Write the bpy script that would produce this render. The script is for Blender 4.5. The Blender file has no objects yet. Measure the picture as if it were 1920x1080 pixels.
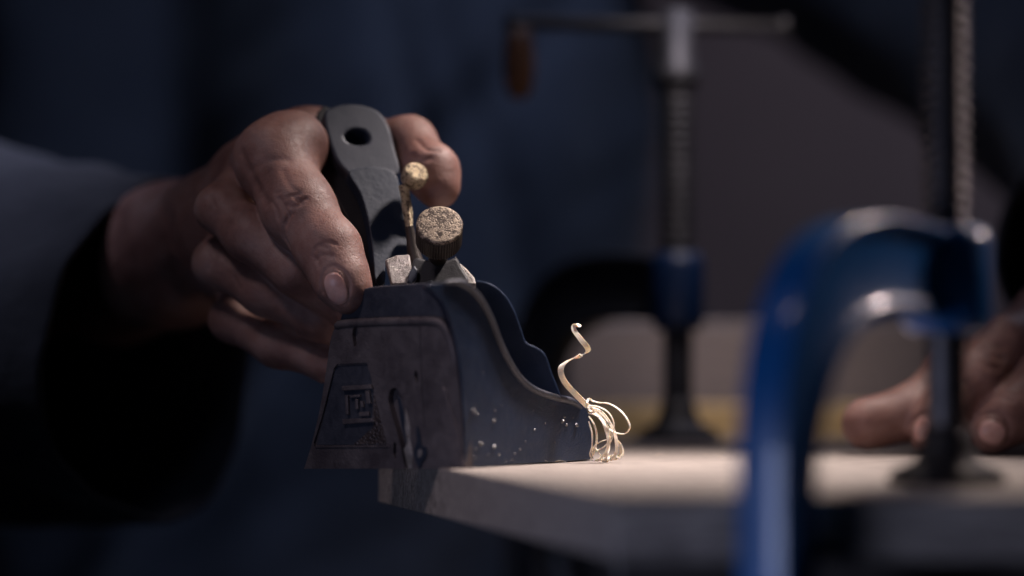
import bpy, bmesh, math, random
import numpy as np
from mathutils import Vector, Matrix, noise
from mathutils.bvhtree import BVHTree

random.seed(4)
scene = bpy.context.scene
COL = scene.collection

# ------------------------------------------------------------------ camera
FPX = 1920 * 85 / 36.0            # focal length in photo pixels
CAM = Vector((0, 0, 0.032))
PITCH = math.atan(160 / FPX)
cd = bpy.data.cameras.new('camera')
cam = bpy.data.objects.new('camera', cd)
COL.objects.link(cam)
cam.location = CAM
cam.rotation_euler = (math.pi / 2 + PITCH, 0, 0)
cd.lens = 85
cd.sensor_width = 36
cd.clip_start = 0.02
cd.clip_end = 60
cd.dof.use_dof = True
cd.dof.focus_distance = 0.868
cd.dof.aperture_fstop = 2.9
scene.camera = cam

# ------------------------------------------------------------------ world, lights, exposure
w = bpy.data.worlds.new('World')
scene.world = w
w.use_nodes = True
bgn = w.node_tree.nodes['Background']
bgn.inputs[0].default_value = (0.28, 0.42, 1.0, 1)
bgn.inputs[1].default_value = 0.005


def area(name, loc, target, size, power, col, sy=None, spread=180):
    l = bpy.data.lights.new(name, 'AREA')
    l.energy = power
    l.color = col
    l.size = size
    l.spread = math.radians(spread)
    if sy:
        l.shape = 'RECTANGLE'
        l.size_y = sy
    o = bpy.data.objects.new(name, l)
    COL.objects.link(o)
    o.location = loc
    o.rotation_euler = (Vector(target) - Vector(loc)).to_track_quat('-Z', 'Y').to_euler()
    return o


area('key_lamp', (0.17, 0.97, 0.45), (0.035, 0.86, 0.02), 0.05, 0.46, (1.0, 0.86, 0.80), spread=46)
area('left_lamp', (-0.34, 0.55, 0.60), (0.01, 0.83, 0.02), 0.10, 0.050, (0.97, 0.82, 0.90), spread=34)
area('cool_fill', (-0.44, 0.20, -0.04), (0.07, 0.66, 0.01), 0.22, 0.15, (0.58, 0.66, 1.0), spread=56)  # added cool fill for the near clamp and the board's end
area('clamp_glint_fill', (0.26, 1.02, 0.48), (0.10, 0.68, 0.06), 0.05, 0.10, (1.0, 0.80, 0.70), spread=40)  # extra source added for the highlights on the near clamp's arch
area('screw_edge_fill', (0.52, 0.92, 0.34), (0.14, 0.70, 0.12), 0.06, 0.035, (1.0, 0.80, 0.78), spread=24)  # narrow fill added to light the right edge of the near screw
area('block_fill', (0.12, 1.04, 0.32), (0.10, 1.27, 0.01), 0.08, 0.08, (1.0, 0.86, 0.84), spread=50)  # unseen fill added to brighten the block and batten behind
area('sleeve_fill', (-0.40, 0.92, 0.52), (-0.27, 1.10, 0.08), 0.12, 0.21, (0.74, 0.74, 1.0), spread=42)  # added fill that lifts the top of the left sleeve
area('shirt_fill', (0.10, 1.10, 0.75), (-0.04, 1.50, 0.16), 0.2, 0.60, (0.50, 0.62, 1.0), spread=70)  # added cool fill that brings out the shirt front
area('room_lamp', (0.75, 1.7, 0.9), (0.3, 2.3, 0.1), 0.3, 2.8, (0.80, 0.75, 0.98))

scene.view_settings.view_transform = 'Standard'
scene.view_settings.look = 'None'
scene.view_settings.exposure = -0.25
scene.view_settings.gamma = 1
scene.view_settings.use_curve_mapping = False
scene.render.engine = 'CYCLES'

# ------------------------------------------------------------------ helpers


def raydir(px, py):
    u = (px - 960) / FPX
    v = (540 - py) / FPX
    return Vector((u, math.cos(PITCH) - v * math.sin(PITCH), math.sin(PITCH) + v * math.cos(PITCH)))


def P(px, py, Y):
    d = raydir(px, py)
    return CAM + d * (Y / d.y)


class Face:
    """A plane in the place; at() gives the point of it on a sight line."""

    def __init__(self, a, b, c):
        self.o = Vector(a)
        self.n = (Vector(b) - self.o).cross(Vector(c) - self.o).normalized()
        if self.n.y < 0:
            self.n = -self.n          # n points away from the viewer, into the thing

    def off(self, dist):
        f = Face.__new__(Face)
        f.o = self.o + self.n * dist
        f.n = self.n
        return f

    def at(self, px, py):
        d = raydir(px, py)
        return CAM + d * ((self.o - CAM).dot(self.n) / d.dot(self.n))


def tag(o, label=None, cat=None, group=None, kind=None):
    if label: o['label'] = label
    if cat: o['category'] = cat
    if group: o['group'] = group
    if kind: o['kind'] = kind
    return o


def empty(name, loc=(0, 0, 0)):
    o = bpy.data.objects.new(name, None)
    COL.objects.link(o)
    o.location = loc
    o.empty_display_size = 0.01
    return o


def link(name, bm, m, parent=None, smooth=False, bevel=0, seg=2, ang=35):
    me = bpy.data.meshes.new(name)
    bmesh.ops.recalc_face_normals(bm, faces=bm.faces[:])
    bm.to_mesh(me)
    bm.free()
    o = bpy.data.objects.new(name, me)
    COL.objects.link(o)
    if m: me.materials.append(m)
    if smooth:
        me.polygons.foreach_set('use_smooth', [True] * len(me.polygons))
    if bevel:
        b = o.modifiers.new('b', 'BEVEL')
        b.width = bevel
        b.segments = seg
        b.limit_method = 'ANGLE'
        b.angle_limit = math.radians(ang)
        b.harden_normals = False
    if parent:
        o.parent = parent
        o.matrix_parent_inverse = Matrix.Translation(-Vector(parent.location))
    return o


def prism_into(bm, pts, ext):
    ext = Vector(ext)
    a = [bm.verts.new(p) for p in pts]
    b = [bm.verts.new(Vector(p) + ext) for p in pts]
    bm.faces.new(a)
    bm.faces.new(b[::-1])
    n = len(a)
    for i in range(n):
        bm.faces.new((a[i], a[(i + 1) % n], b[(i + 1) % n], b[i]))


def smoothpoly(pts, n=5, closed=True):
    out = []
    m = len(pts)
    rng = range(m) if closed else range(m - 1)
    for i in rng:
        if closed:
            p0, p1, p2, p3 = pts[i - 1], pts[i], pts[(i + 1) % m], pts[(i + 2) % m]
        else:
            p0, p1, p2, p3 = pts[max(i - 1, 0)], pts[i], pts[i + 1], pts[min(i + 2, m - 1)]
        for k in range(n):
            t = k / n
            out.append(tuple(0.5 * ((2 * b) + (c - a) * t + (2 * a - 5 * b + 4 * c - d) * t * t + (3 * b - a - 3 * c + d) * t ** 3)
                             for a, b, c, d in zip(p0, p1, p2, p3)))
    if not closed: out.append(tuple(pts[-1]))
    return out


def slab(name, face, poly, depth, m, parent, bevel=0.0004, seg=2, cuts=()):
    """A plate lying on a face with an outline; cuts = [(poly, depth)] recesses."""
    bm = bmesh.new()
    prism_into(bm, [face.at(*p) for p in poly], face.n * depth)
    o = link(name, bm, m, parent)
    for cp, cdp in cuts:
        b2 = bmesh.new()
        f2 = face.off(-0.004)
        prism_into(b2, [face.at(*p) - face.n * 0.004 for p in cp], face.n * (0.004 + cdp))
        c = link('cut', b2, None)
        if o.parent:
            c.matrix_world = Matrix.Identity(4)
        md = o.modifiers.new('c', 'BOOLEAN')
        md.object = c
        md.operation = 'DIFFERENCE'
        md.solver = 'EXACT'
        bpy.context.view_layer.update()
        dg = bpy.context.evaluated_depsgraph_get()
        nm = bpy.data.meshes.new_from_object(o.evaluated_get(dg))
        old = o.data
        o.modifiers.clear()
        o.data = nm
        nm.name = name
        cm = c.data
        bpy.data.objects.remove(c)
        bpy.data.meshes.remove(cm)
        bpy.data.meshes.remove(old)
    if bevel:
        b = o.modifiers.new('b', 'BEVEL')
        b.width = bevel
        b.segments = seg
        b.limit_method = 'ANGLE'
        b.angle_limit = math.radians(35)
    return o


def lathe(name, prof, base, axis, m, parent=None, n=32, smooth=True, teeth=None):
    """prof = [(r, h)] from bottom to top along axis."""
    axis = Vector(axis).normalized()
    q = axis.to_track_quat('Z', 'Y').to_matrix()
    bm = bmesh.new()
    rings = []
    for r, h in prof:
        ring = []
        for i in range(n):
            rr = r
            if teeth and r > teeth[0]:
                rr = r - (teeth[1] if i % 2 else 0)
            a = 2 * math.pi * i / n
            ring.append(bm.verts.new(Vector(base) + q @ Vector((rr * math.cos(a), rr * math.sin(a), h))))
        rings.append(ring)
    for A, B in zip(rings, rings[1:]):
        for i in range(n):
            bm.faces.new((A[i], A[(i + 1) % n], B[(i + 1) % n], B[i]))
    bm.faces.new(rings[0][::-1])
    bm.faces.new(rings[-1])
    o = link(name, bm, m, parent)
    if smooth:
        me = o.data
        me.polygons.foreach_set('use_smooth', [len(p.vertices) == 4 for p in me.polygons])
    return o


def tube(bm, pts, radii, n=16, squash=None):
    pts = [Vector(p) for p in pts]
    rings = []
    up = Vector((0, 0, 1))
    for i, p in enumerate(pts):
        t = (pts[min(i + 1, len(pts) - 1)] - pts[max(i - 1, 0)]).normalized()
        s = t.cross(up)
        if s.length < 1e-3: s = Vector((1, 0, 0))
        s.normalize()
        v = s.cross(t).normalized()
        ring = []
        for k in range(n):
            a = 2 * math.pi * k / n
            ring.append(bm.verts.new(p + s * math.cos(a) * radii[i] + v * math.sin(a) * radii[i]))
        rings.append(ring)
    for A, B in zip(rings, rings[1:]):
        for i in range(n):
            bm.faces.new((A[i], A[(i + 1) % n], B[(i + 1) % n], B[i]))
    return rings


# ------------------------------------------------------------------ materials


class NT:
    def __init__(self, name):
        self.m = bpy.data.materials.new(name)
        self.m.use_nodes = True
        self.t = self.m.node_tree
        self.b = self.t.nodes['Principled BSDF']
        self.tc = self.t.nodes.new('ShaderNodeTexCoord')

    def node(self, kind, **kw):
        n = self.t.nodes.new(kind)
        for k, v in kw.items(): setattr(n, k, v)
        return n

    def L(self, a, b): self.t.links.new(a, b)

    def noise(self, scale, detail=4, rough=0.55, stretch=None, rot=None):
        n = self.node('ShaderNodeTexNoise')
        n.inputs['Scale'].default_value = scale
        n.inputs['Detail'].default_value = detail
        n.inputs['Roughness'].default_value = rough
        if stretch or rot:
            mp = self.node('ShaderNodeMapping')
            if stretch: mp.inputs['Scale'].default_value = stretch
            if rot: mp.inputs['Rotation'].default_value = rot
            self.L(self.tc.outputs['Object'], mp.inputs[0])
            self.L(mp.outputs[0], n.inputs['Vector'])
        else:
            self.L(self.tc.outputs['Object'], n.inputs['Vector'])
        return n.outputs['Fac']

    def ramp(self, fac, stops):
        r = self.node('ShaderNodeValToRGB')
        e = r.color_ramp.elements
        while len(e) < len(stops): e.new(0.5)
        for i, (p, c) in enumerate(stops):
            e[i].position = p
            e[i].color = c if len(c) == 4 else (*c, 1)
        self.L(fac, r.inputs[0])
        return r.outputs[0]

    def bump(self, h, strength=0.5, dist=0.001, prev=None):
        b = self.node('ShaderNodeBump')
        b.inputs['Strength'].default_value = strength
        b.inputs['Distance'].default_value = dist
        self.L(h, b.inputs['Height'])
        if prev: self.L(prev, b.inputs['Normal'])
        return b.outputs[0]

    def set(self, k, v):
        s = self.b.inputs[k]
        if hasattr(v, 'is_linked') or isinstance(v, bpy.types.NodeSocket): self.L(v, s)
        else: s.default_value = v


def g(v): return (v, v, v)


def metal_mat(name, c0, c1, metallic=0.6, rough=(0.35, 0.6), s=260, bump=0.25, dist=0.0004, wear=None):
    t = NT(name)
    n = t.noise(s, 6, 0.65)
    n2 = t.noise(s * 6, 3)
    big = t.noise(s * 0.25, 5, 0.6)
    base = t.ramp(big, [(0.35, c0), (0.65, c1)])
    met = None
    if wear:
        wf = t.ramp(n, [(wear[0], g(0)), (wear[0] + 0.05, g(1))])
        mx = t.node('ShaderNodeMix', data_type='RGBA')
        t.L(wf, mx.inputs['Factor'])
        t.L(base, mx.inputs['A'])
        mx.inputs['B'].default_value = (*wear[1], 1)
        base = mx.outputs['Result']
        met = wf
    t.set('Base Color', base)
    t.set('Metallic', metallic)
    t.set('Roughness', t.ramp(n, [(0.3, g(rough[0])), (0.7, g(rough[1]))]))
    t.set('Normal', t.bump(n2, bump, dist, t.bump(n, bump, dist * 2)))
    return t.m


M = {}
M['body'] = metal_mat('cast_iron', (0.040, 0.044, 0.062), (0.075, 0.078, 0.10), 0.35, (0.32, 0.55), 300, 0.5, 0.0003, (0.70, (0.22, 0.2, 0.19)))
M['japan'] = metal_mat('blue_black_enamel', (0.008, 0.021, 0.056), (0.018, 0.034, 0.080), 0.25, (0.30, 0.5), 260, 0.5, 0.0003, (0.72, (0.2, 0.2, 0.22)))
M['capblue'] = metal_mat('dark_blue_enamel', (0.004, 0.013, 0.034), (0.008, 0.019, 0.045), 0.1, (0.4, 0.55), 120, 0.3, 0.0003)
M['panel'] = metal_mat('worn_grey_iron', (0.085, 0.070, 0.078), (0.17, 0.145, 0.15), 0.45, (0.38, 0.6), 220, 0.7, 0.0003, (0.68, (0.2, 0.17, 0.16)))
M['dark'] = metal_mat('black_and_shaded_iron', (0.012, 0.012, 0.016), (0.02, 0.02, 0.026), 0.2, (0.5, 0.7))  # black saddle iron; on the handle's side the colour stands for shade
M['tote'] = metal_mat('satin_grey_enamel', (0.018, 0.025, 0.044), (0.034, 0.041, 0.062), 0.2, (0.42, 0.6), 200, 0.25, 0.0002)
M['steel'] = metal_mat('bright_worn_steel', (0.22, 0.20, 0.19), (0.46, 0.42, 0.40), 0.5, (0.28, 0.5), 700, 0.8, 0.0003, (0.6, (0.12, 0.09, 0.07)))
M['brass'] = metal_mat('tarnished_brass', (0.52, 0.42, 0.27), (0.72, 0.60, 0.42), 0.8, (0.25, 0.45), 650, 0.9, 0.0005, (0.50, (0.12, 0.085, 0.06)))
M['knurl'] = metal_mat('dark_knurled_steel', (0.022, 0.016, 0.014), (0.045, 0.034, 0.03), 0.4, (0.35, 0.55), 400)
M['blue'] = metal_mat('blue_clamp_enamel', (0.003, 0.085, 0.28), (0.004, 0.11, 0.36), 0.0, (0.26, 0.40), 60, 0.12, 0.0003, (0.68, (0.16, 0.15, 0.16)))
for n_ in M['blue'].node_tree.nodes:
    if n_.type == 'BSDF_PRINCIPLED': n_.inputs['Coat Weight'].default_value = 0.5
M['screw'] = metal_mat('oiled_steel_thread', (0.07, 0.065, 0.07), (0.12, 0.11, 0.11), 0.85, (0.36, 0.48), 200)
M['shaded_steel'] = metal_mat('shaded_steel_thread', (0.035, 0.036, 0.043), (0.06, 0.06, 0.07), 0.6, (0.45, 0.6), 200)  # darker copy of the screw steel, dim light put into the colour
M['foot'] = metal_mat('blackened_steel', (0.014, 0.013, 0.015), (0.024, 0.022, 0.024), 0.3, (0.45, 0.6), 200)
M['shaded_boss_blue'] = metal_mat('shaded_boss_enamel', (0.001, 0.014, 0.055), (0.002, 0.02, 0.08), 0.0, (0.4, 0.5), 60)  # the blue clamp paint with shade mixed into its colour
M['shaded_blue'] = metal_mat('shaded_clamp_enamel', (0.006, 0.008, 0.014), (0.010, 0.012, 0.02), 0.0, (0.5, 0.65), 60)  # blue paint darkened nearly to black: the far clamp's shade is in the colour
M['chip'] = metal_mat('bare_bright_iron', (0.12, 0.125, 0.14), (0.34, 0.33, 0.33), 0.8, (0.25, 0.45), 300)

# pitted top of the knob
t = NT('pitted_knob_top')
n = t.noise(1500, 3, 0.6)
n2 = t.noise(420, 3, 0.6)
mx = t.node('ShaderNodeMath', operation='ADD')
t.L(n, mx.inputs[0]); t.L(n2, mx.inputs[1])
f = t.ramp(mx.outputs[0], [(0.46, g(0)), (0.52, g(1))])
mx.use_clamp = False
hv = t.node('ShaderNodeMath', operation='MULTIPLY'); hv.inputs[1].default_value = 0.5
t.L(mx.outputs[0], hv.inputs[0])
f = t.ramp(hv.outputs[0], [(0.45, g(0)), (0.56, g(1))])
t.set('Base Color', t.ramp(f, [(0, (0.05, 0.033, 0.025)), (1, (0.38, 0.30, 0.22))]))
t.set('Metallic', 0.35)
t.set('Roughness', 0.55)
t.set('Normal', t.bump(f, 0.6, 0.0002))
M['knobtop'] = t.m

# knurled panel grain
t = NT('stippled_iron')
v = t.node('ShaderNodeTexVoronoi')
v.inputs['Scale'].default_value = 900
t.L(t.tc.outputs['Object'], v.inputs['Vector'])
t.set('Base Color', t.ramp(t.noise(150), [(0.35, (0.06, 0.045, 0.045)), (0.65, (0.11, 0.085, 0.08))]))
t.set('Metallic', 0.4)
t.set('Roughness', 0.42)
t.set('Normal', t.bump(v.outputs['Distance'], 1.0, 0.0006))
M['stipple'] = t.m


def wood_mat(name, c0, c1, c2, scale=30, stretch=(1, 14, 14), rough=0.55, bump=0.4, dist=0.0004, fine=900):
    t = NT(name)
    a = t.noise(scale, 6, 0.6, stretch)
    b = t.noise(fine, 4, 0.6, (0.12, 1, 1))
    mx = t.node('ShaderNodeMix', data_type='RGBA')
    mx.inputs['Factor'].default_value = 0.3
    t.L(t.ramp(a, [(0.38, c0), (0.5, c1), (0.62, c2)]), mx.inputs['A'])
    t.L(t.ramp(b, [(0.40, tuple(x * 0.45 for x in c0)), (0.56, c2)]), mx.inputs['B'])
    t.set('Base Color', mx.outputs['Result'])
    t.set('Roughness', rough)
    t.set('Normal', t.bump(b, bump, dist, t.bump(a, bump, dist)))
    return t.m


M['board'] = wood_mat('planed_pale_wood', (0.17, 0.145, 0.135), (0.35, 0.30, 0.27), (0.48, 0.415, 0.37), 60, (1, 12, 5), 0.55, 0.9, 0.0007, 900)
M['bench'] = wood_mat('dark_bench_wood', (0.03, 0.026, 0.026), (0.045, 0.038, 0.036), (0.06, 0.05, 0.045))
M['pine'] = wood_mat('yellow_pine', (0.50, 0.33, 0.13), (0.58, 0.40, 0.18), (0.65, 0.46, 0.22))
M['box'] = wood_mat('grey_brown_wood', (0.22, 0.18, 0.165), (0.27, 0.22, 0.20), (0.32, 0.26, 0.23))
M['brown'] = wood_mat('brown_handle_wood', (0.12, 0.05, 0.02), (0.16, 0.07, 0.03), (0.2, 0.09, 0.04))

t = NT('shaving_wood')
b_ = t.noise(2500, 3, 0.6)
t.set('Base Color', t.ramp(b_, [(0.3, (0.76, 0.64, 0.52)), (0.7, (0.90, 0.80, 0.68))]))
t.set('Roughness', 0.5)
t.set('Transmission Weight', 0.0)
t.set('Subsurface Weight', 0.5)
t.set('Subsurface Radius', (0.002, 0.0014, 0.0009))
t.set('Subsurface Scale', 0.5)
t.set('Normal', t.bump(b_, 0.3, 0.0002))
M['shaving'] = t.m


def fabric(name, c0, c1):
    t = NT(name)
    wv = t.noise(1300, 2)
    bg = t.noise(9, 4)
    t.set('Base Color', t.ramp(bg, [(0.3, c0), (0.7, c1)]))
    t.set('Roughness', 0.95)
    t.set('Sheen Weight', 0.15)
    t.set('Specular IOR Level', 0.15)
    t.set('Normal', t.bump(wv, 0.5, 0.0006, t.bump(t.noise(28, 3), 0.6, 0.006)))
    return t.m


M['shirt'] = fabric('navy_work_cloth', (0.030, 0.034, 0.044), (0.048, 0.052, 0.064))

t = NT('weathered_skin')
big = t.noise(55, 5, 0.6)
fine = t.noise(1400, 4, 0.7)
mid = t.noise(420, 4, 0.65)
t.set('Base Color', t.ramp(big, [(0.3, (0.165, 0.080, 0.068)), (0.5, (0.28, 0.150, 0.125)), (0.72, (0.38, 0.240, 0.21))]))
t.set('Roughness', t.ramp(mid, [(0.3, g(0.42)), (0.7, g(0.62))]))
t.set('Subsurface Weight', 0.22)
t.set('Subsurface Radius', (0.004, 0.0016, 0.0008))
t.set('Subsurface Scale', 0.5)
t.set('Specular IOR Level', 0.4)
vor = t.node('ShaderNodeTexVoronoi', feature='DISTANCE_TO_EDGE')
vor.inputs['Scale'].default_value = 900
t.L(t.tc.outputs['Object'], vor.inputs['Vector'])
t.set('Normal', t.bump(fine, 0.35, 0.0003, t.bump(mid, 0.45, 0.0006, t.bump(vor.outputs['Distance'], 0.25, 0.0004))))
M['skin'] = t.m
t = NT('fingernail')
t.set('Base Color', t.ramp(t.noise(260, 3, 0.6), [(0.35, (0.56, 0.30, 0.26)), (0.65, (0.70, 0.44, 0.39))]))
t.set('Roughness', 0.34)
t.set('Subsurface Weight', 0.15)
t.set('Subsurface Radius', (0.003, 0.001, 0.0006))
t.set('Subsurface Scale', 0.4)
t.set('Normal', t.bump(t.noise(900, 2, 0.5), 0.3, 0.0002))
M['nail'] = t.m

t = NT('wall_plaster')
t.set('Base Color', t.ramp(t.noise(3, 5), [(0.3, (0.20, 0.17, 0.17)), (0.7, (0.27, 0.23, 0.22))]))
t.set('Roughness', 0.9)
M['wall'] = t.m
t = NT('floor_concrete')
t.set('Base Color', t.ramp(t.noise(4, 5), [(0.3, (0.03, 0.03, 0.035)), (0.7, (0.05, 0.05, 0.055))]))
t.set('Roughness', 0.9)
M['floor'] = t.m


def box(bm, x0, x1, y0, y1, z0, z1):
    prism_into(bm, [(x0, y0, z0), (x1, y0, z0), (x1, y1, z0), (x0, y1, z0)], (0, 0, z1 - z0))


# ------------------------------------------------------------------ setting
bm = bmesh.new(); box(bm, -4, 4, -1.5, 2.6, -0.95, -0.9)
tag(link('floor', bm, M['floor']), kind='structure')
bm = bmesh.new(); box(bm, -4, 4, 2.6, 2.7, -0.9, 2.2)
tag(link('back_wall', bm, M['wall']), 'dull grey brown wall far behind the clamps and the person', 'wall')

bm = bmesh.new()
prism_into(bm, [(0.028, 0.668, -0.0175), (0.9, 0.668, -0.0175), (0.9, 1.46, -0.0175), (0.028, 1.46, -0.0175)], (0, 0, -0.057))
tag(link('workbench', bm, M['bench'], bevel=0.002), 'dark wooden workbench top under the pale board', 'bench')

# board being planed
bm = bmesh.new()
prism_into(bm, [(0.0266, 0.635, -0.017), (0.75, 0.635, -0.017), (0.75, 1.2, -0.017), (0.05, 1.2, -0.017), (-0.0505, 0.918, -0.017)], (0, 0, 0.017))
board = tag(link('wooden_board', bm, M['board'], bevel=0.0008, seg=3), 'pale planed wooden board clamped flat, under the plane and both clamp feet', 'board')

bm = bmesh.new(); box(bm, 0.03, 0.245, 1.30, 1.38, -0.0170, 0.060)
tag(link('wooden_box', bm, M['box'], bevel=0.002), 'long grey brown wooden block behind the far clamp', 'block')
bm = bmesh.new(); box(bm, 0.034, 0.21, 1.245, 1.275, -0.0170, 0.016)
tag(link('pine_batten', bm, M['pine'], bevel=0.0015), 'low yellow pine batten in front of the grey brown block', 'batten')

# ------------------------------------------------------------------ hand plane
CC = P(871, 880, 0.815)
LL = P(570, 880, 0.872)
TT = P(1110, 862, 0.885)
up = Vector((0, 0, 1))
fl = Face(CC, LL, CC + up)            # left side face
fr = Face(CC, TT, CC + up)            # nose face
plane = empty('hand_plane', (CC.x, 0.85, 0))
tag(plane, 'old cast iron hand plane gripped over the board, with curling shavings at its nose', 'plane')

# nose casting
nose = [(871, 877), (870, 790), (862, 690), (848, 615), (828, 565), (800, 536), (815, 531), (850, 528), (872, 530), (898, 551), (922, 592), (942, 644),
        (968, 692), (1000, 722), (1040, 738), (1072, 745), (1096, 762), (1108, 788), (1112, 861)]
nose_s = nose[:1] + smoothpoly(nose[1:-1], 4, False) + nose[-1:]
body = bpy.data.objects  # placeholder
bm = bmesh.new()
prism_into(bm, [fr.at(*p) for p in nose_s], Vector((-0.002, 0.020, 0)))
body = link('body', bm, M['japan'], plane, bevel=0.0011, seg=3, ang=50)
# lip along the sweeping top edge
lip_c = smoothpoly([(835, 530), (866, 531), (896, 556), (919, 597), (939, 648), (966, 698), (998, 729), (1040, 745), (1070, 752), (1090, 765)], 5, False)
bm = bmesh.new()
f2 = fr.off(-0.0002)
tube(bm, [f2.at(*p) for p in lip_c], [0.0013 * min(1, 0.35 + i / 8, 0.2 + (len(lip_c) - i) / 7) for i in range(len(lip_c))], 10)
link('rim', bm, M['body'], body, smooth=True)
# far cheek
ff = Face((-0.1, 0.885, 0), (0.1, 0.889, 0), (-0.1, 0.885, 0.1))
cheek = [(850, 850), (850, 528), (885, 526), (905, 527), (928, 536), (948, 554), (964, 580), (976, 612), (986, 640), (1002, 649), (1018, 659), (1026, 672), (1036, 702), (1050, 738), (1060, 790), (1085, 850)]
slab('far_cheek', ff, cheek[:2] + smoothpoly(cheek[2:-1], 3, False) + cheek[-1:], 0.0035, M['japan'], plane, 0.0006)
# bare chips on the nose (small round knocks in the enamel)
bm = bmesh.new()
for (px, py, r) in [(886, 770, 1.0), (893, 776, .5), (926, 789, .8), (901, 832, .9), (926, 838, 1.0), (935, 852, .6), (890, 858, .5), (1054, 790, .9), (1062, 797, .8), (1080, 797, 1.1), (1058, 782, .6), (1074, 783, .5),
                    (1002, 806, .5), (1022, 794, .4), (965, 850, .5), (975, 843, .5), (960, 862, .4), (948, 864, .4), (905, 700, .3), (940, 760, .3), (1000, 770, .25), (985, 828, .3), (892, 842, .4), (1040, 830, .3), (915, 852, .5), (928, 770, .4)]:
    c = fr.at(px, py)
    rr = 0.0009 * r
    mt = Matrix.Translation(c) @ Matrix.Diagonal((rr, rr, rr * 0.8, 1))
    nv = bmesh.ops.create_icosphere(bm, subdivisions=2, radius=1, matrix=mt)['verts']
    for v_ in nv:
        v_.co = c + (v_.co - c) * (1 + 0.7 * noise.noise(v_.co * 1500))
link('enamel_chip', bm, M['chip'], body, smooth=True)

# left casting
base_l = [(590, 876), (600, 780), (622, 660), (640, 590), (668, 553), (690, 539), (740, 534), (800, 531), (824, 540), (846, 575), (856, 640), (866, 730), (870, 877)]
fl1 = fl.off(0.0034)
slab('side_wall', fl1, base_l[:1] + smoothpoly(base_l[1:-1], 4, False) + base_l[-1:], 0.012, M['body'], plane, 0.0007, 3)
panel = [(570, 879), (583, 838), (600, 765), (612, 690), (621, 632), (632, 612), (655, 605), (690, 602), (760, 600), (812, 600), (834, 608), (847, 632), (857, 690), (865, 770), (871, 879)]
slot = smoothpoly([(728, 752), (730, 734), (738, 727), (747, 732), (752, 752), (760, 785), (769, 830), (774, 872), (760, 878), (752, 840), (741, 800), (733, 772)], 3)
recess = [(626, 690), (632, 683), (688, 680), (696, 700), (703, 740), (728, 834), (722, 838), (590, 838), (588, 830), (604, 780)]
spn = slab('side_panel', fl, panel[:1] + smoothpoly(panel[1:-1], 4, False) + panel[-1:], 0.0040, M['panel'], plane, 0.0009, 4,
           cuts=[(slot, 0.0026), (recess, 0.0009), (smoothpoly([(660, 626), (664, 612), (669, 612), (672, 628), (668, 648), (664, 650)], 2), 0.0018),
                 ([(778, 692), (783, 700), (784, 718), (780, 716), (776, 702)], 0.002),
                 ([(786.6, 612), (788.6, 612), (791.6, 700), (796.6, 800), (794.6, 800), (789.4, 700)], 0.0004),
                 ([(738, 828), (743, 832), (742, 862), (737, 850)], 0.0018)])
fr9 = fl.off(0.00088)
# stippled ground inside the recess
slab('recess_floor', fl.off(0.0008), [(629, 687), (687, 684), (694, 700), (700, 740), (698, 790), (700, 800), (662, 834), (594, 834), (608, 780)], 0.0006, M['body'], spn, 0)
slab('stippled_ground', fl.off(0.0006), [(701, 742), (724, 832), (664, 833), (700, 801)], 0.0006, M['stipple'], spn, 0)
# emblem: raised open frame with bracket strokes
fe = fl.off(-0.0003)
bm = bmesh.new()
for poly in ([(640, 724), (694, 721), (697, 729), (641, 733)], [(641, 786), (698, 784), (701, 791), (642, 796)],
             [(684, 733), (691, 732), (694, 757), (687, 757)], [(672, 773), (690, 772), (691, 780), (673, 781)],
             [(646, 741), (651, 741), (653, 778), (648, 778)], [(655, 741), (674, 740), (674, 745), (655, 746)],
             [(665, 748), (670, 748), (671, 768), (666, 768)], [(674, 752), (679, 752), (681, 764), (676, 764)]):
    prism_into(bm, [fe.at(*p) for p in poly], fl.n * 0.0012)
link('maker_emblem', bm, M['panel'], spn, bevel=0.00025)
# wear facet at the panel's right side
slab('worn_facet', fl.off(-0.0007), smoothpoly([(817, 742), (824, 727), (834, 730), (843, 765), (858, 812), (869, 874), (850, 874), (838, 820), (824, 780)], 3), 0.0012, M['panel'], spn, 0.0005, 3)
slab('bottom_ledge', fl.off(-0.0004), [(592, 835), (728, 836), (728, 839), (590, 840)], 0.0006, M['panel'], spn, 0.0002)
lipc = smoothpoly([(629, 613), (645, 608), (690, 605), (760, 603), (812, 603), (832, 611), (844, 634), (852, 672), (858, 720)], 5, False)
bm = bmesh.new()
tube(bm, [fl.off(0.0008).at(*p) for p in lipc], [0.0017 * min(1, .5 + i / 6, .2 + (len(lipc) - 1 - i) / 12) for i in range(len(lipc))], 10)
link('highlight_lip', bm, M['panel'], spn, smooth=True)  # lip added to draw a highlight along the panel's top edge
# blade and spur
slab('blade', fl.off(0.0006), [(744, 742), (750, 745), (757, 770), (762, 800), (768, 836), (762, 838), (752, 800)], 0.0018, M['tote'], plane, 0.0003)
bm = bmesh.new()
prism_into(bm, [fl.off(-0.0004).at(*p) for p in [(759, 764), (763, 778), (768, 800), (769, 830), (773, 852), (772, 879.5), (765, 879.5), (756, 842), (763, 832), (758, 800)]], fl.n * 0.002)
link('cutting_edge', bm, M['steel'], plane, bevel=0.0003)
spur = slab('spur', fl.off(-0.0008), smoothpoly([(781, 798), (786, 815), (789, 834), (797, 838), (799, 848), (795, 860), (790, 866), (787, 876), (782, 874), (777, 860), (775, 846), (778, 836), (781, 826), (779, 812)], 3), 0.0012, M['tote'], plane, 0.0003)
slab('spur_screw', fl.off(-0.0012), smoothpoly([(783, 846), (788, 842), (791, 849), (787, 858), (783, 856)], 3), 0.0006, M['steel'], spur, 0.0002)

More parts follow.
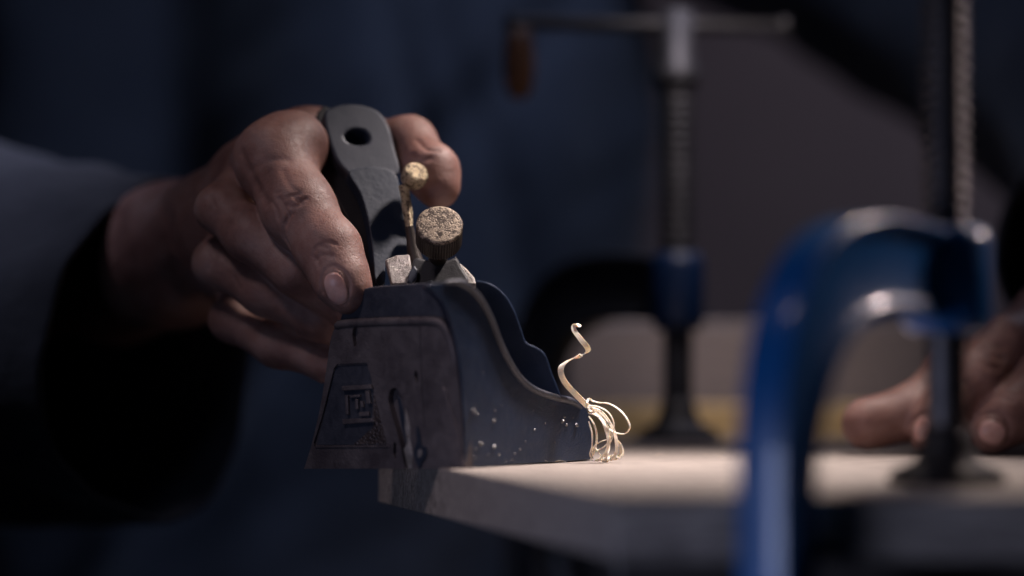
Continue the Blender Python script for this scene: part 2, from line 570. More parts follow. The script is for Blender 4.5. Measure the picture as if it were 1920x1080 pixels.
# handle: leaning plate with a hanging hole
A0, A1, A2 = P(700, 540, 0.876), P(760, 540, 0.880), P(660, 200, 0.914)
ft = Face(A0, A1, A2)
tote = [(608, 214), (622, 200), (650, 194), (684, 197), (712, 210), (730, 236), (740, 275), (749, 325), (700, 335), (664, 336), (650, 322), (632, 300), (616, 258)]
hole = smoothpoly([(646, 254), (656, 244), (670, 241), (686, 246), (693, 258), (688, 268), (672, 271), (655, 267)], 3)
slab('handle', ft, smoothpoly(tote, 4), 0.007, M['tote'], plane, 0.0011, 3, cuts=[(hole, 0.0066)])
side = [(594, 222), (600, 205), (616, 200), (640, 250), (660, 320), (700, 345), (712, 440), (716, 540), (694, 540), (686, 500), (668, 440), (642, 392), (618, 345), (602, 290)]
slab('handle_stem', ft.off(0.0055), smoothpoly(side, 3), 0.012, M['dark'], plane, 0.0012, 3)  # side of the handle, its shade painted in as dark iron
fc = ft.off(-0.0022)
capp = [(655, 326), (668, 315), (700, 312), (730, 318), (745, 332), (752, 370), (761, 425), (768, 474), (762, 482), (726, 486), (722, 530), (704, 530), (699, 470), (690, 410), (676, 362)]
slab('lever_cap', fc, smoothpoly(capp, 3), 0.0055, M['capblue'], plane, 0.0012, 3)

# saddle and bright iron corners under the knob
K = P(824, 424, 0.862)
kax = Vector((0.05, -0.84, 0.54)).normalized()
bm = bmesh.new()
fs = Face(P(700, 530, 0.872), P(900, 530, 0.874), P(700, 450, 0.880))
prism_into(bm, [fs.at(*p) for p in smoothpoly([(764, 533), (770, 505), (778, 484), (800, 488), (832, 490), (855, 484), (864, 500), (874, 533)], 3)], (0, 0.008, 0))
link('saddle', bm, M['dark'], plane, bevel=0.0008)
slab('cutting_iron', fs.off(-0.001), [(722, 486), (742, 478), (768, 476), (772, 500), (764, 533), (734, 533)], 0.004, M['steel'], plane, 0.0006)
slab('iron_corner', fs.off(-0.002), [(764, 526), (768, 508), (777, 496), (784, 506), (782, 520), (772, 533)], 0.003, M['tote'], plane, 0.0006)
slab('iron_edge', fs.off(0.003), [(853, 478), (862, 492), (876, 504), (890, 520), (893, 533), (866, 533), (858, 505)], 0.004, M['steel'], plane, 0.0006)
# knurled knob
kn = empty('knurled_knob', (0, 0, 0))
kn.parent = plane
kn.matrix_parent_inverse = Matrix.Translation(-Vector(plane.location))
bpy.data.objects.remove(kn)
base = K - kax * 0.0105
R = 0.0084
kk = lathe('adjusting_knob', [(R - .0012, 0), (R - .0002, 0.0012), (R, 0.0014), (R, 0.0096), (R - .0003, 0.0099), (R - .0009, 0.0104)], base, kax, M['knurl'], plane, n=104, smooth=False, teeth=(0.0080, 0.00034))
lathe('knob_top', [(R - .0002, 0.0), (R, 0.0003), (R, 0.0008), (R - .0004, 0.0012), (R - .0012, 0.00135), (0.0005, 0.0014)], K - kax * 0.0002, kax, M['knobtop'], kk, n=48)
lathe('knob_shaft', [(0.0035, 0), (0.0035, 0.012), (0.0055, 0.0121), (0.0058, 0.014)], base - kax * 0.0135, kax, M['knurl'], kk, n=24)
# brass thumb screw
B = P(776, 332, 0.893)
bax = Vector((0.35, -0.80, 0.48)).normalized()
bs = lathe('thumb_screw', [(0.0028, -0.004), (0.0045, -0.002), (0.0050, 0), (0.0050, 0.002), (0.0042, 0.0035), (0.0024, 0.0042), (0.0006, 0.0043)], B, bax, M['brass'], plane, n=40, teeth=(0.0049, 0.0002))
bm = bmesh.new()
tube(bm, [P(757, 348, 0.893), P(761, 375, 0.892), P(765, 400, 0.891), P(768, 432, 0.89)], [0.0020, 0.0018, 0.0019, 0.0012], 14)
link('screw_stem', bm, M['brass'], bs, smooth=True)
bm = bmesh.new()
tube(bm, [P(768, 425, 0.886), P(775, 470, 0.885), P(783, 500, 0.883)], [0.0016, 0.0024, 0.003], 12)
link('screw_guide', bm, M['knurl'], plane, smooth=True)

# ------------------------------------------------------------------ shavings


def ribbon(bm, pts, width, thick=0.00022, twist=0.0, seg=8, taper=True, wdir=None):
    cs = smoothpoly([tuple(p) for p in pts], seg, False)
    cs = [Vector(c) for c in cs]
    n = len(cs)
    prev = None
    for i, c in enumerate(cs):
        t = (cs[min(i + 1, n - 1)] - cs[max(i - 1, 0)]).normalized()
        a = twist * i / n + (wdir or 0)
        # width direction: mostly along depth, swung about the tangent
        wd = Vector((math.sin(a) * 0.9, math.cos(a), math.sin(a) * 0.4))
        wd = (wd - t * wd.dot(t)).normalized()
        nn = t.cross(wd).normalized()
        f = 1.0
        if taper: f = min(1, 0.5 + i / 6, 0.5 + (n - 1 - i) / 6)
        a4 = [bm.verts.new(c + wd * width * .5 * f * sx + nn * thick * .5 * sy) for sx, sy in ((-1, -1), (1, -1), (1, 1), (-1, 1))]
        if prev:
            for k in range(4):
                bm.faces.new((prev[k], prev[(k + 1) % 4], a4[(k + 1) % 4], a4[k]))
        else:
            bm.faces.new(a4)
        prev = a4
    bm.faces.new(prev[::-1])


bm = bmesh.new()
tall = [(1089, 610, .869), (1079, 611, .868), (1076, 618, .867), (1087, 634, .867), (1100, 650, .868), (1102, 659, .870), (1092, 665, .871), (1068, 675, .869), (1054, 686, .866),
        (1052, 700, .865), (1060, 718, .866), (1078, 738, .867), (1096, 756, .867), (1104, 764, .868)]
ribbon(bm, [P(*p) for p in tall], 0.0021, 0.0003, twist=1.2, wdir=0.75)
link('tall_curl', bm, M['shaving'], None)
tall_o = bpy.data.objects['tall_curl']
loops = [
    [(1100, 756), (1104, 748), (1112, 752), (1124, 755), (1142, 757), (1162, 769), (1176, 786), (1181, 802), (1172, 813), (1156, 812), (1142, 804), (1128, 790)],
    [(1101, 764), (1118, 768), (1136, 783), (1150, 806), (1156, 830), (1154, 852), (1142, 866), (1128, 868)],
    [(1103, 768), (1116, 776), (1130, 790), (1139, 812), (1140, 836), (1130, 856), (1116, 864), (1108, 860)],
    [(1102, 760), (1122, 763), (1140, 773), (1150, 790), (1151, 812), (1146, 828)],
    [(1103, 774), (1122, 781), (1137, 796), (1144, 822), (1136, 846), (1122, 862)],
    [(1104, 781), (1114, 796), (1119, 818), (1116, 840), (1110, 856)],
    [(1106, 764), (1126, 770), (1143, 790), (1148, 818)],
    [(1158, 826), (1166, 838), (1168, 850), (1161, 858), (1150, 854), (1146, 862)],
    [(1110, 852), (1113, 838), (1124, 829), (1138, 824), (1146, 818)],
    [(1112, 842), (1122, 843), (1132, 838), (1142, 828)],
    [(1114, 836), (1122, 848), (1130, 858), (1138, 862)],
    [(1104, 790), (1110, 812), (1110, 836), (1106, 852), (1114, 864), (1126, 866)],
]
def jit(lp, dx, dy, sc):
    cx = 1104; cy = 762
    return [(cx + (x - cx) * sc + dx * min(1, k / 3), cy + (y - cy) * (0.5 + sc / 2) + dy * min(1, k / 3)) for k, (x, y) in enumerate(lp)]


loops += [jit(loops[1], -9, 1, .88), jit(loops[7], -8, 2, 1)]
bm = bmesh.new()
for i, lp in enumerate(loops):
    y0 = 0.866 + 0.0025 * math.sin(i * 2.1)
    wd = ([.0009, .0014, .0013, .0011, .0013, .0010, .0009, .0009, .0007, .0006, .0006, .0011] + [.0014] * 7)[i] * .85
    pts = []
    for k, (x, y) in enumerate(lp):
        p = P(x, y, y0 + 0.004 * math.sin(k * 0.7 + i))
        p.z = max(p.z, 0.0009)
        pts.append(p)
    ribbon(bm, pts, wd, 0.00026, twist=0.9 * math.sin(i * 1.7), wdir=0.75 + 0.35 * math.sin(i))
sh = link('curled_shaving', bm, M['shaving'], None)
tag(sh, 'bundle of pale curled wood shavings at the nose of the plane', 'shaving')
tag(tall_o, 'single tall twisted pale shaving standing above the bundle of curls', 'shaving')
tall_o.name = 'twisted_shaving'
bm = bmesh.new()
for i in range(26):
    x = random.uniform(905, 1370); Y = random.uniform(.85, .93)
    a = P(x, 860, Y); a.z = 0.0006
    L_ = random.uniform(.0015, .004); an = random.uniform(-.5, .5)
    pts = [a + Vector((math.cos(an) * L_ * s, math.sin(an) * L_ * s, 0.0006 * math.sin(s * 3.1))) for s in (0, .35, .7, 1)]
    ribbon(bm, pts, random.uniform(.0002, .0005), 0.00012, seg=3)
tag(link('wood_dust', bm, M['shaving']), 'tiny splinters and dust lying on the board by the plane nose', 'wood dust', kind='stuff')

# ------------------------------------------------------------------ clamps
OUT = [(0.006, .0730), (.02, .0745), (.035, .0755), (.052, .0750), (.070, .0715), (.086, .0630), (.098, .0490), (.105, .032), (.108, .012), (.108, -.02), (.108, -.055), (.106, -.078), (.096, -.092), (.078, -.1), (.04, -.102), (-.010, -.102)]
INN = [(0.006, .0470), (.02, .0480), (.032, .0483), (.045, .0480), (.057, .0455), (.068, .0400), (.077, .0300), (.083, .018), (.0865, .005), (.087, -.02), (.087, -.048), (.085, -.058), (.078, -.068), (.066, -.0745), (.04, -.078), (-.010, -.078)]


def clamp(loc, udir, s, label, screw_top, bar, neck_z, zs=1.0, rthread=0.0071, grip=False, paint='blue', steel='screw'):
    root = empty('clamp', loc)
    tag(root, label, 'clamp', 'screw clamps holding the board down')
    o3 = Vector(loc)
    u = Vector((udir[0], udir[1], 0)).normalized()
    v = Vector((-u.y, u.x, 0))

    def W(a, b, c): return o3 + u * a * s + v * c * s + up * b * s
    O = smoothpoly(OUT, 4, False)
    I = smoothpoly(INN, 4, False)
    bm = bmesh.new()
    tf, wf, tw = .0036, .0068, .0036
    prev = None
    for (a, b), (c, d) in zip(O, I):
        D = math.hypot(c - a, d - b)
        eu, ez = (c - a) / D, (d - b) / D
        ring = []
        for q, vv in ((0, wf), (tf * .75, wf), (tf, wf * .8), (tf + .002, tw), (D - tf - .002, tw), (D - tf, wf * .7), (D - tf * .75, wf * .78), (D, wf * .78), (D, -wf * .78), (D - tf * .75, -wf * .78), (D - tf, -wf * .7), (D - tf - .002, -tw), (tf + .002, -tw), (tf, -wf * .8), (tf * .75, -wf), (0, -wf)):
            ring.append(bm.verts.new(W(a + eu * q, b + ez * q, vv)))
        if prev:
            for k in range(16):
                bm.faces.new((prev[k], prev[(k + 1) % 16], ring[(k + 1) % 16], ring[k]))
        else:
            bm.faces.new(ring)
        prev = ring
    bm.faces.new(prev[::-1])
    fr_ = link('frame', bm, M[paint], root, bevel=0.0014 * s, seg=4, ang=40)
    fr_.data.polygons.foreach_set('use_smooth', [True] * len(fr_.data.polygons))
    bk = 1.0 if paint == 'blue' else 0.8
    lathe('boss', [(.0105 * s * bk, .0435 * s), (.0125 * s * bk, .0455 * s), (.0132 * s * bk, .048 * s), (.0132 * s * bk, .0700 * s), (.0120 * s * bk, .0735 * s), (.0095 * s * bk, .0745 * s)], o3, up, M['blue'] if paint == 'blue' else M['shaded_boss_blue'], fr_, n=36)
    lathe('anvil', [(.012 * s, -.0785 * s), (.0115 * s, -.0745 * s)], o3, up, M['blue'], fr_, n=30)
    prof = [(.0040 * s, .006 * s), (.0056 * s, .016 * s)]
    z = .016 * s
    pitch = .0040 * s
    while z < neck_z - pitch:
        prof += [(.0064 * s, z), (.0054 * s, z + pitch * .5)]
        z += pitch
    prof += [(.0064 * s, z), (rthread, neck_z)]
    z = neck_z
    while z < screw_top:
        prof += [(rthread, z), (rthread, z + pitch * .25), (rthread - .0020 * s, z + pitch * .55), (rthread - .0020 * s, z + pitch * .75)]
        z += pitch
    prof += [(rthread * .9, screw_top), (rthread * 1.2, screw_top + .002), (rthread * 1.25, screw_top + .009), (rthread * .95, screw_top + .011), (rthread * .9, bar + .007), (rthread * .5, bar + .008)]
    lathe('screw', prof, o3, up, M[steel], root, n=28)
    bm = bmesh.new()
    prof = [(.0168 * s, .0002), (.0168 * s, .0026 * s), (.0145 * s, .0044 * s), (.0092 * s, .0070 * s), (.0072 * s, .0120 * s), (.0066 * s, .0165 * s), (.002 * s, .0172 * s)]
    bm.free()
    lathe('swivel_foot', prof, o3, up, M['foot'], root, n=36)
    tb = bmesh.new()
    cx = -0.014
    ax = Vector((1, 0.12, 0)).normalized()
    p0 = o3 + up * bar + ax * (cx - .068)
    p1 = o3 + up * bar + ax * (cx + .068)
    tube(tb, [p0 - ax * .001, p0, p0 + ax * .004, p0 + ax * .0045, p1 - ax * .0045, p1 - ax * .004, p1, p1 + ax * .001], [.0005, .0048, .0048, .0033, .0033, .0048, .0048, .0005], 18)
    tbo = link('sliding_bar', tb, M['foot'], root, smooth=True)
    if grip:
        c = p0 + ax * .006
        lathe('wooden_grip', [(.003, -.034), (.006, -.031), (.0075, -.02), (.0068, -.008), (.0055, 0)], c - up * .002, up, M['brown'], tbo, n=24)
    return root


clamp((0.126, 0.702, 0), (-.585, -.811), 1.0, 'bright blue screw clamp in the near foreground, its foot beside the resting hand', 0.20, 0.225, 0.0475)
clamp((0.0788, 1.150, 0), (-.6, .8), 1.2, 'shade-darkened blue screw clamp far behind the shavings, with a blue boss and a long sliding bar', 0.168, 0.198, 0.06, rthread=0.0088, grip=True, paint='shaded_blue', steel='shaded_steel')

# ------------------------------------------------------------------ hands


def sdf_mesh(prims, lo, hi, h):
    """prims: list of groups; group = (k_group, [(a, b, ra, rb)...]); groups joined with their own blend."""
    lo = np.array(lo); hi = np.array(hi)
    nx, ny, nz = [int(math.ceil((b - a) / h)) + 1 for a, b in zip(lo, hi)]
    xs = (lo[0] + h * np.arange(nx)).astype(np.float32)
    ys = (lo[1] + h * np.arange(ny)).astype(np.float32)
    zs = (lo[2] + h * np.arange(nz)).astype(np.float32)
    field = np.full((nx, ny, nz), 0.02, np.float32)

    def smin(a, b, k):
        hh = np.clip(0.5 + 0.5 * (b - a) / k, 0, 1)
        return b * (1 - hh) + a * hh - k * hh * (1 - hh)
    for kj, kin, segs in prims:
        gf = np.full((nx, ny, nz), 0.02, np.float32)
        for a, b, ra, rb in segs:
            a = np.array(a); b = np.array(b)
            m = 0.012
            l = np.minimum(a - ra, b - rb) - m
            u_ = np.maximum(a + ra, b + rb) + m
            i0 = np.clip(((l - lo) / h).astype(int), 0, [nx, ny, nz])
            i1 = np.clip(((u_ - lo) / h).astype(int) + 2, 0, [nx, ny, nz])
            if np.any(i1 <= i0): continue
            sl = tuple(slice(p, q) for p, q in zip(i0, i1))
            X, Y, Z = np.meshgrid(xs[sl[0]], ys[sl[1]], zs[sl[2]], indexing='ij')
            ab = b - a
            L2 = float(ab @ ab) + 1e-12
            t_ = np.clip(((X - a[0]) * ab[0] + (Y - a[1]) * ab[1] + (Z - a[2]) * ab[2]) / L2, 0, 1)
            d = np.sqrt((X - a[0] - t_ * ab[0]) ** 2 + (Y - a[1] - t_ * ab[1]) ** 2 + (Z - a[2] - t_ * ab[2]) ** 2) - (ra + (rb - ra) * t_)
            gf[sl] = smin(gf[sl], d.astype(np.float32), kin)
        field = smin(field, gf, kj)
    # surface nets
    s = field < 0
    c = np.zeros((nx - 1, ny - 1, nz - 1), np.int8)
    for dx in (0, 1):
        for dy in (0, 1):
            for dz in (0, 1):
                c += s[dx:nx - 1 + dx, dy:ny - 1 + dy, dz:nz - 1 + dz]
    act = (c > 0) & (c < 8)
    idx = np.full(act.shape, -1, np.int64)
    ii = np.argwhere(act)
    idx[act] = np.arange(len(ii))
    acc = np.zeros((len(ii), 3)); cnt = np.zeros(len(ii))
    corners = [(x, y, z) for x in (0, 1) for y in (0, 1) for z in (0, 1)]
    for p in corners:
        for ax in range(3):
            if p[ax] == 1: continue
            q = list(p); q[ax] = 1
            f0 = field[ii[:, 0] + p[0], ii[:, 1] + p[1], ii[:, 2] + p[2]]
            f1 = field[ii[:, 0] + q[0], ii[:, 1] + q[1], ii[:, 2] + q[2]]
            cr = (f0 < 0) != (f1 < 0)
            tt = np.where(cr, f0 / (f0 - f1 + 1e-20), 0)
            pos = np.array(p, float)[None, :].repeat(len(ii), 0)
            pos[:, ax] = tt
            acc[cr] += pos[cr]; cnt[cr] += 1
    verts = (ii + acc / cnt[:, None]) * h + lo
    faces = []
    for ax in range(3):
        a1, a2 = (ax + 1) % 3, (ax + 2) % 3
        sl0 = [slice(1, -1)] * 3; sl1 = [slice(1, -1)] * 3
        sl0[ax] = slice(0, -1); sl1[ax] = slice(1, None)
        s0 = s[tuple(sl0)]; s1 = s[tuple(sl1)]
        e = np.argwhere(s0 != s1)
        off = np.array([1, 1, 1]); off[ax] = 0
        e = e + off
        inside0 = s[e[:, 0], e[:, 1], e[:, 2]]
        q = []
        for d1, d2 in ((-1, -1), (0, -1), (0, 0), (-1, 0)):
            cc = e.copy(); cc[:, a1] += d1; cc[:, a2] += d2
            q.append(idx[cc[:, 0], cc[:, 1], cc[:, 2]])
        q = np.stack(q, 1)
        q[~inside0] = q[~inside0][:, ::-1]
        faces.append(q)
    faces = np.concatenate(faces)
    faces = faces[(faces >= 0).all(1)]
    # light smoothing
    for _ in range(2):
        a_ = np.zeros_like(verts); n_ = np.zeros(len(verts))
        for k in range(4):
            for o_ in (1, 3):
                np.add.at(a_, faces[:, k], verts[faces[:, (k + o_) % 4]])
                np.add.at(n_, faces[:, k], 1)
        ok = n_ > 0
        verts[ok] = verts[ok] * 0.5 + a_[ok] / n_[ok][:, None] * 0.5
    return verts, faces


def Q(px, py, Y, r):
    """joint: point and radius given in photo pixels at that distance"""
    return (tuple(P(px, py, Y)), r * Y / FPX)


def chain(js):
    return [(a[0], b[0], a[1], b[1]) for a, b in zip(js, js[1:])]


def carve(verts, faces, grooves):
    """press grooves (sight-line polylines, width mm, depth mm; negative = ridge) into a skin mesh"""
    bvh = BVHTree.FromPolygons([tuple(v) for v in verts], [tuple(int(x) for x in f) for f in faces])
    nrm = np.zeros_like(verts)
    fn = np.cross(verts[faces[:, 2]] - verts[faces[:, 0]], verts[faces[:, 3]] - verts[faces[:, 1]])
    for k in range(4): np.add.at(nrm, faces[:, k], fn)
    nrm /= (np.linalg.norm(nrm, axis=1)[:, None] + 1e-20)
    disp = np.zeros(len(verts))
    for poly, wmm, dmm in grooves:
        pts = []
        for (x, y) in smoothpoly(poly, 4, False):
            r = bvh.ray_cast(CAM, raydir(x, y))
            if r[0]: pts.append(np.array(r[0]))
        best = np.full(len(verts), 1.0)
        for a, b in zip(pts, pts[1:]):
            ab = b - a
            t_ = np.clip(((verts - a) @ ab) / (ab @ ab + 1e-12), 0, 1)
            best = np.minimum(best, np.linalg.norm(verts - a - t_[:, None] * ab, axis=1))
        disp += 1.5 * dmm * 1e-3 * np.exp(-(best / (wmm * 1e-3)) ** 2)
    # sign: make nrm outward
    c = verts.mean(0)
    if np.mean(np.sum((verts - c) * nrm, 1)) < 0: nrm = -nrm
    return verts - nrm * disp[:, None], nrm, bvh


# working hand
palm = chain([Q(485, 335, .925, 72), Q(430, 430, .958, 112), Q(330, 478, 1.0, 128), Q(215, 510, 1.045, 140)])
palm += chain([Q(560, 270, .925, 66), Q(485, 335, .935, 78)])
palm += chain([Q(470, 520, .945, 60), Q(560, 596, .930, 58), Q(640, 650, .935, 44)])
palm += chain([Q(600, 262, .936, 56), Q(700, 262, .95, 44)])
index = chain([Q(548, 276, .905, 70), Q(514, 300, .898, 70), Q(560, 392, .881, 64), Q(618, 470, .868, 55), Q(643, 528, .862, 46), Q(655, 548, .861, 38)])
index += chain([Q(470, 295, .91, 36), Q(520, 290, .905, 60)])
middle = chain([Q(462, 325, .918, 36), Q(412, 392, .902, 42), Q(470, 440, .895, 48), Q(560, 508, .888, 46), Q(640, 575, .892, 38)])
ring = chain([Q(440, 440, .945, 44), Q(408, 494, .912, 43), Q(500, 545, .903, 45), Q(600, 598, .898, 40), Q(650, 620, .90, 34)])
pinky = chain([Q(455, 540, .95, 40), Q(434, 600, .922, 38), Q(520, 648, .912, 38), Q(615, 682, .905, 32), Q(650, 690, .90, 28)])
thumb = chain([Q(690, 270, .945, 46), Q(768, 268, .930, 46), Q(810, 322, .912, 47), Q(822, 352, .908, 40)])
prims = [(0.001, 0.012, palm), (0.006, 0.007, index), (0.0016, 0.005, middle), (0.0014, 0.005, ring), (0.0014, 0.005, pinky), (0.003, 0.006, thumb)]
v1, f1 = sdf_mesh(prims, (-0.235, 0.845, -0.03), (0.0, 1.09, 0.150), 0.00068)
gr1 = [
    ([(524, 372), (534, 390), (540, 405), (536, 422)], 0.8, 0.55), ([(552, 370), (562, 376), (574, 372)], 0.8, 0.35), ([(538, 384), (552, 388), (566, 380)], 0.8, 0.35),
    ([(508, 378), (518, 392), (522, 410)], 0.7, 0.35), ([(534, 372), (546, 366), (560, 364)], 0.7, 0.3),
    ([(548, 400), (534, 416), (532, 440), (542, 462)], 0.9, 0.4), ([(516, 362), (524, 360)], .6, .3),
    ([(590, 470), (596, 462), (612, 464)], 0.7, 0.35), ([(588, 480), (596, 492), (598, 500)], 0.7, 0.35), ([(602, 458), (618, 454), (630, 458)], 0.7, 0.25), ([(592, 488), (606, 478), (622, 480)], .7, .25),
    ([(605, 548), (602, 530), (608, 508), (624, 498), (644, 508), (655, 528), (654, 548), (645, 572)], 0.55, 0.45),
    ([(452, 285), (470, 330), (500, 380)], 2.2, 0.7), ([(470, 320), (505, 300), (540, 300)], 1.5, .25), ([(530, 320), (545, 350), (560, 360)], 1.2, .2),
    ([(395, 370), (402, 385)], 1.0, .3), ([(388, 470), (396, 486), (392, 504)], 1.0, .25), ([(402, 462), (410, 480), (408, 500)], 1.0, .2),
    ([(440, 520), (450, 540)], 1.0, .25), ([(770, 290), (790, 300), (806, 296)], 1.2, .35), ([(782, 262), (800, 280), (822, 282)], 1.0, .35), ([(300, 380), (330, 460), (320, 540)], 4.0, .7), ([(370, 360), (340, 420), (330, 480)], 4.0, -.7),
]
v1, n1, bvh1 = carve(v1, f1, gr1)
# resting hand
thumb2 = chain([Q(1628, 795, .955, 50), Q(1715, 772, .958, 50), Q(1790, 705, .972, 54), Q(1890, 650, .99, 60)])
fing2 = chain([Q(1742, 812, .944, 38), Q(1765, 780, .945, 44), Q(1830, 712, .952, 50), Q(1880, 648, .965, 52), Q(1960, 620, 1.0, 66)])
fing3 = chain([Q(1858, 806, .943, 46), Q(1895, 778, .945, 52), Q(1965, 715, .955, 54), Q(2040, 650, .97, 54)])
fing4 = chain([Q(1990, 800, .955, 44), Q(2040, 770, .96, 48), Q(2100, 690, .975, 48)])
palm2 = chain([Q(1900, 660, 1.0, 70), Q(2010, 600, 1.02, 90), Q(2180, 560, 1.06, 110), Q(2300, 520, 1.09, 120)])
palm2 += chain([Q(2040, 660, .985, 60), Q(2100, 680, 1.0, 60)])
prims2 = [(0.001, 0.012, palm2), (0.006, 0.005, thumb2), (0.003, 0.005, fing2), (0.002, 0.005, fing3), (0.002, 0.005, fing4)]
v2, f2_ = sdf_mesh(prims2, (0.118, 0.92, -0.005), (0.31, 1.12, 0.12), 0.0009)
gr2 = [
    ([(1704, 800), (1712, 786), (1730, 776), (1752, 778), (1766, 792)], 0.8, 0.6), ([(1716, 784), (1710, 800), (1706, 826)], 0.8, 0.5),
    ([(1826, 792), (1836, 780), (1858, 774), (1882, 782), (1892, 800), (1888, 826), (1876, 842)], 0.85, 0.7), ([(1834, 802), (1845, 822), (1866, 840)], 0.7, 0.5),
    ([(1850, 752), (1872, 744), (1898, 752)], .9, .4), ([(1862, 742), (1884, 736), (1906, 742)], .9, .35), ([(1842, 760), (1830, 770)], .8, .3),
    ([(1838, 650), (1862, 668), (1882, 672)], 1.2, .6), ([(1830, 660), (1848, 684), (1872, 690)], 1.2, .5), ([(1850, 636), (1880, 652)], 1.1, .4), ([(1800, 716), (1818, 732)], 1.2, .3),
]
v2, n2, bvh2 = carve(v2, f2_, gr2)
v2[:, 2] = np.maximum(v2[:, 2], 0.0003)

person = empty('person', (-0.17, 1.68, -0.5))
tag(person, 'person in a navy work shirt, one hand gripping the plane, the other on the board', 'person')
bm = bmesh.new()
for vv, fc_ in ((v1, f1), (v2, f2_)):
    vs = [bm.verts.new(p) for p in vv.tolist()]
    for q in fc_.tolist():
        if len(set(q)) == 4:
            try: bm.faces.new([vs[i] for i in q])
            except ValueError: pass
W1 = P(240, 505, 1.04)
W2 = P(2290, 522, 1.088)
tube(bm, [W1, W1 + Vector((-.05, .03, 0)), Vector((-.36, 1.2, .045)), Vector((-.42, 1.5, .25)), Vector((-.38, 1.70, .42)), Vector((-.17, 1.74, .42))], [.026, .030, .036, .042, .045, .05], 20)
tube(bm, [W2, W2 + Vector((.04, .03, .0)), Vector((.37, 1.3, .12)), Vector((.22, 1.55, .30)), Vector((.05, 1.70, .41)), Vector((-.17, 1.74, .41))], [.022, .028, .036, .042, .05, .06], 20)
tube(bm, [Vector((-.17, 1.74, .42)), Vector((-.17, 1.74, .1)), Vector((-.17, 1.74, -.5))], [.06, .06, .07], 20)
bodyo = link('body', bm, M['skin'], person, smooth=True)


def nail(bvh, cx, cy, ax, ay, rot, parent, lift=0.00020):
    bm = bmesh.new()
    rings = []
    ca, sa = math.cos(rot), math.sin(rot)
    n = 28
    for ri in range(0, 8):
        rr = ri / 7
        ring = []
        for k in range(n if ri else 1):
            a = 2 * math.pi * k / n
            ex = abs(math.cos(a)) ** 0.8 * math.copysign(1, math.cos(a)) * rr
            ey = abs(math.sin(a)) ** 0.8 * math.copysign(1, math.sin(a)) * rr
            x = cx + ex * ax * ca - ey * ay * sa
            y = cy + ex * ax * sa + ey * ay * ca
            h = bvh.ray_cast(CAM, raydir(x, y))
            if h[0] is None:
                h = bvh.find_nearest(P(x, y, 0.9 if cx < 1000 else .95))
            nn = h[1]
            if nn.dot(raydir(x, y)) > 0: nn = -nn
            ring.append(bm.verts.new(h[0] + nn * (lift + 0.00015 * (1 - rr ** 2) - (0.0012 if ri == 7 else 0))))
        rings.append(ring)
    for k in range(n): bm.faces.new((rings[0][0], rings[1][k], rings[1][(k + 1) % n]))
    for A, B_ in zip(rings[1:], rings[2:]):
        for k in range(n): bm.faces.new((A[k], A[(k + 1) % n], B_[(k + 1) % n], B_[k]))
    o = link('fingernail', bm, M['nail'], parent, smooth=True)
    return o


nail(bvh1, 630, 541, 22, 35, math.radians(-20), bodyo)
nail(bvh2, 1732, 806, 20, 26, math.radians(20), bodyo)
nail(bvh2, 1860, 811, 29, 24, math.radians(25), bodyo)

# ------------------------------------------------------------------ clothing


def cloth_tube(bm, pts, radii, n=72, amp=0.006, seed=0, sub=8, freq=14):
    cs = smoothpoly([tuple(p) + (r,) for p, r in zip(pts, radii)], sub, False)
    C_ = [Vector(c[:3]) for c in cs]
    rr = [c[3] for c in cs]
    rings = []
    s_prev = None
    for i, p in enumerate(C_):
        t_ = (C_[min(i + 1, len(C_) - 1)] - C_[max(i - 1, 0)]).normalized()
        s_ = t_.cross(up)
        if s_.length < .2: s_ = s_prev.copy()
        s_ = (s_ - t_ * s_.dot(t_)).normalized()
        s_prev = s_
        v_ = s_.cross(t_).normalized()
        ring = []
        for k in range(n):
            a = 2 * math.pi * k / n
            dirn = s_ * math.cos(a) + v_ * math.sin(a)
            q = p + dirn * rr[i]
            d = noise.noise(Vector((q.x * freq + seed, q.y * freq, q.z * freq * 1.3))) * amp * 1.6 + noise.noise(q * freq * 2.7 + Vector((seed, 5, 9))) * amp * .6
            ring.append(bm.verts.new(q + dirn * d))
        rings.append(ring)
    for A, B_ in zip(rings, rings[1:]):
        for k in range(n): bm.faces.new((A[k], A[(k + 1) % n], B_[(k + 1) % n], B_[k]))


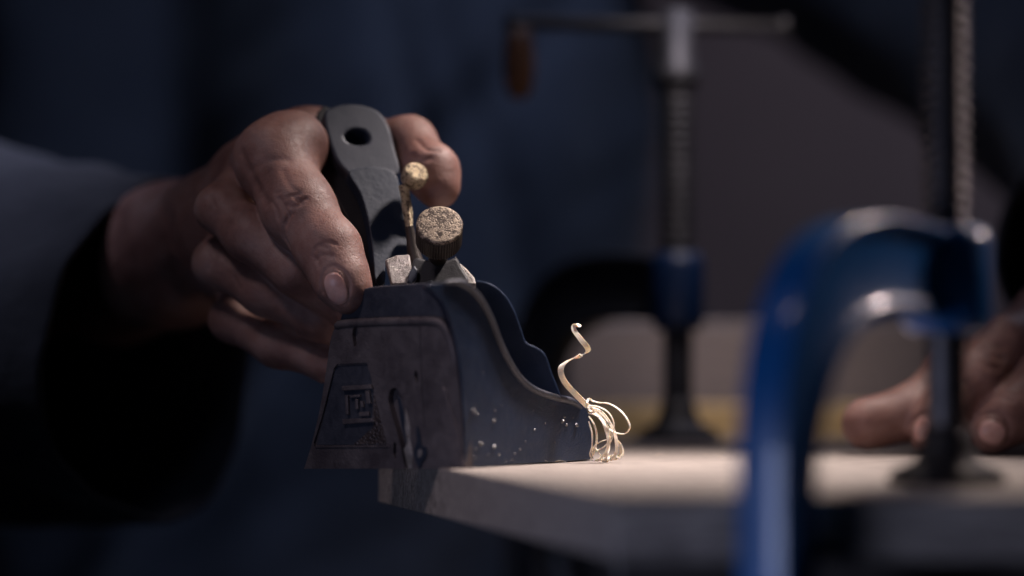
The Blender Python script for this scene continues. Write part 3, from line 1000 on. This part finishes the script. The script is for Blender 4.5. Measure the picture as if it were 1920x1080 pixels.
c0 = P(300, 668, 1.03)
bm = bmesh.new()
cloth_tube(bm, [c0, c0 + Vector((-.035, .018, .004)), c0 + Vector((-.09, .05, .010)), c0 + Vector((-.16, .10, .01)), Vector((-.40, 1.22, .06)), Vector((-.47, 1.40, .20)), Vector((-.40, 1.62, .38))],
           [.075, .078, .088, .095, .095, .095, .10], amp=.006, seed=3)
o = link('sleeve', bm, M['shirt'], person, smooth=True)
md = o.modifiers.new('s', 'SOLIDIFY'); md.thickness = 0.0022; md.offset = -1
bm = bmesh.new()
cloth_tube(bm, [Vector((.262, 1.075, .085)), Vector((.29, 1.12, .095)), Vector((.36, 1.26, .14)), Vector((.34, 1.42, .22)), Vector((.22, 1.55, .33)), Vector((.08, 1.66, .42))],
           [.050, .060, .085, .095, .095, .10], amp=.006, seed=11)
o = link('sleeve', bm, M['shirt'], person, smooth=True)
md = o.modifiers.new('s', 'SOLIDIFY'); md.thickness = 0.0022; md.offset = -1
# torso
bm = bmesh.new()
rings = []
nz_, na_ = 90, 200
for i in range(nz_ + 1):
    z = -0.62 + 1.1 * i / nz_
    ring = []
    for k in range(na_):
        a = 2 * math.pi * k / na_
        bx, by = .262 + .02 * math.sin(z * 5), .17 + .01 * math.sin(z * 7 + 1)
        x = -0.172 + bx * math.cos(a); y = 1.69 + by * math.sin(a)
        q = Vector((x * 9, y * 5, z * 3.4))
        d = noise.noise(q) * .030 + noise.noise(q * 2.3 + Vector((4, 1, 7))) * .012 + noise.noise(Vector((x * 22, y * 10, z * 30 - x * 20))) * .005
        if y < 1.69:
            y += 0.10 * math.exp(-((x + .235) / .055) ** 2) * (1 / (1 + math.exp(-(z - .06) / .02)))
            y += 0.03 * math.exp(-((x + .062 + (z - .2) * .25) / .010) ** 2) * (1 / (1 + math.exp(-(z - .15) / .015)))
            y += 0.02 * math.exp(-((x + .11 - (z - .1) * .8) / .016) ** 2)
            y += 0.014 * math.exp(-((x - .0 + (z - .1) * .3) / .014) ** 2)
        ring.append(bm.verts.new((x + math.cos(a) * d, y + math.sin(a) * d, z)))
    rings.append(ring)
for A, B_ in zip(rings, rings[1:]):
    for k in range(na_): bm.faces.new((A[k], A[(k + 1) % na_], B_[(k + 1) % na_], B_[k]))
bm.faces.new(rings[-1]); bm.faces.new(rings[0][::-1])
link('shirt', bm, M['shirt'], person, smooth=True)
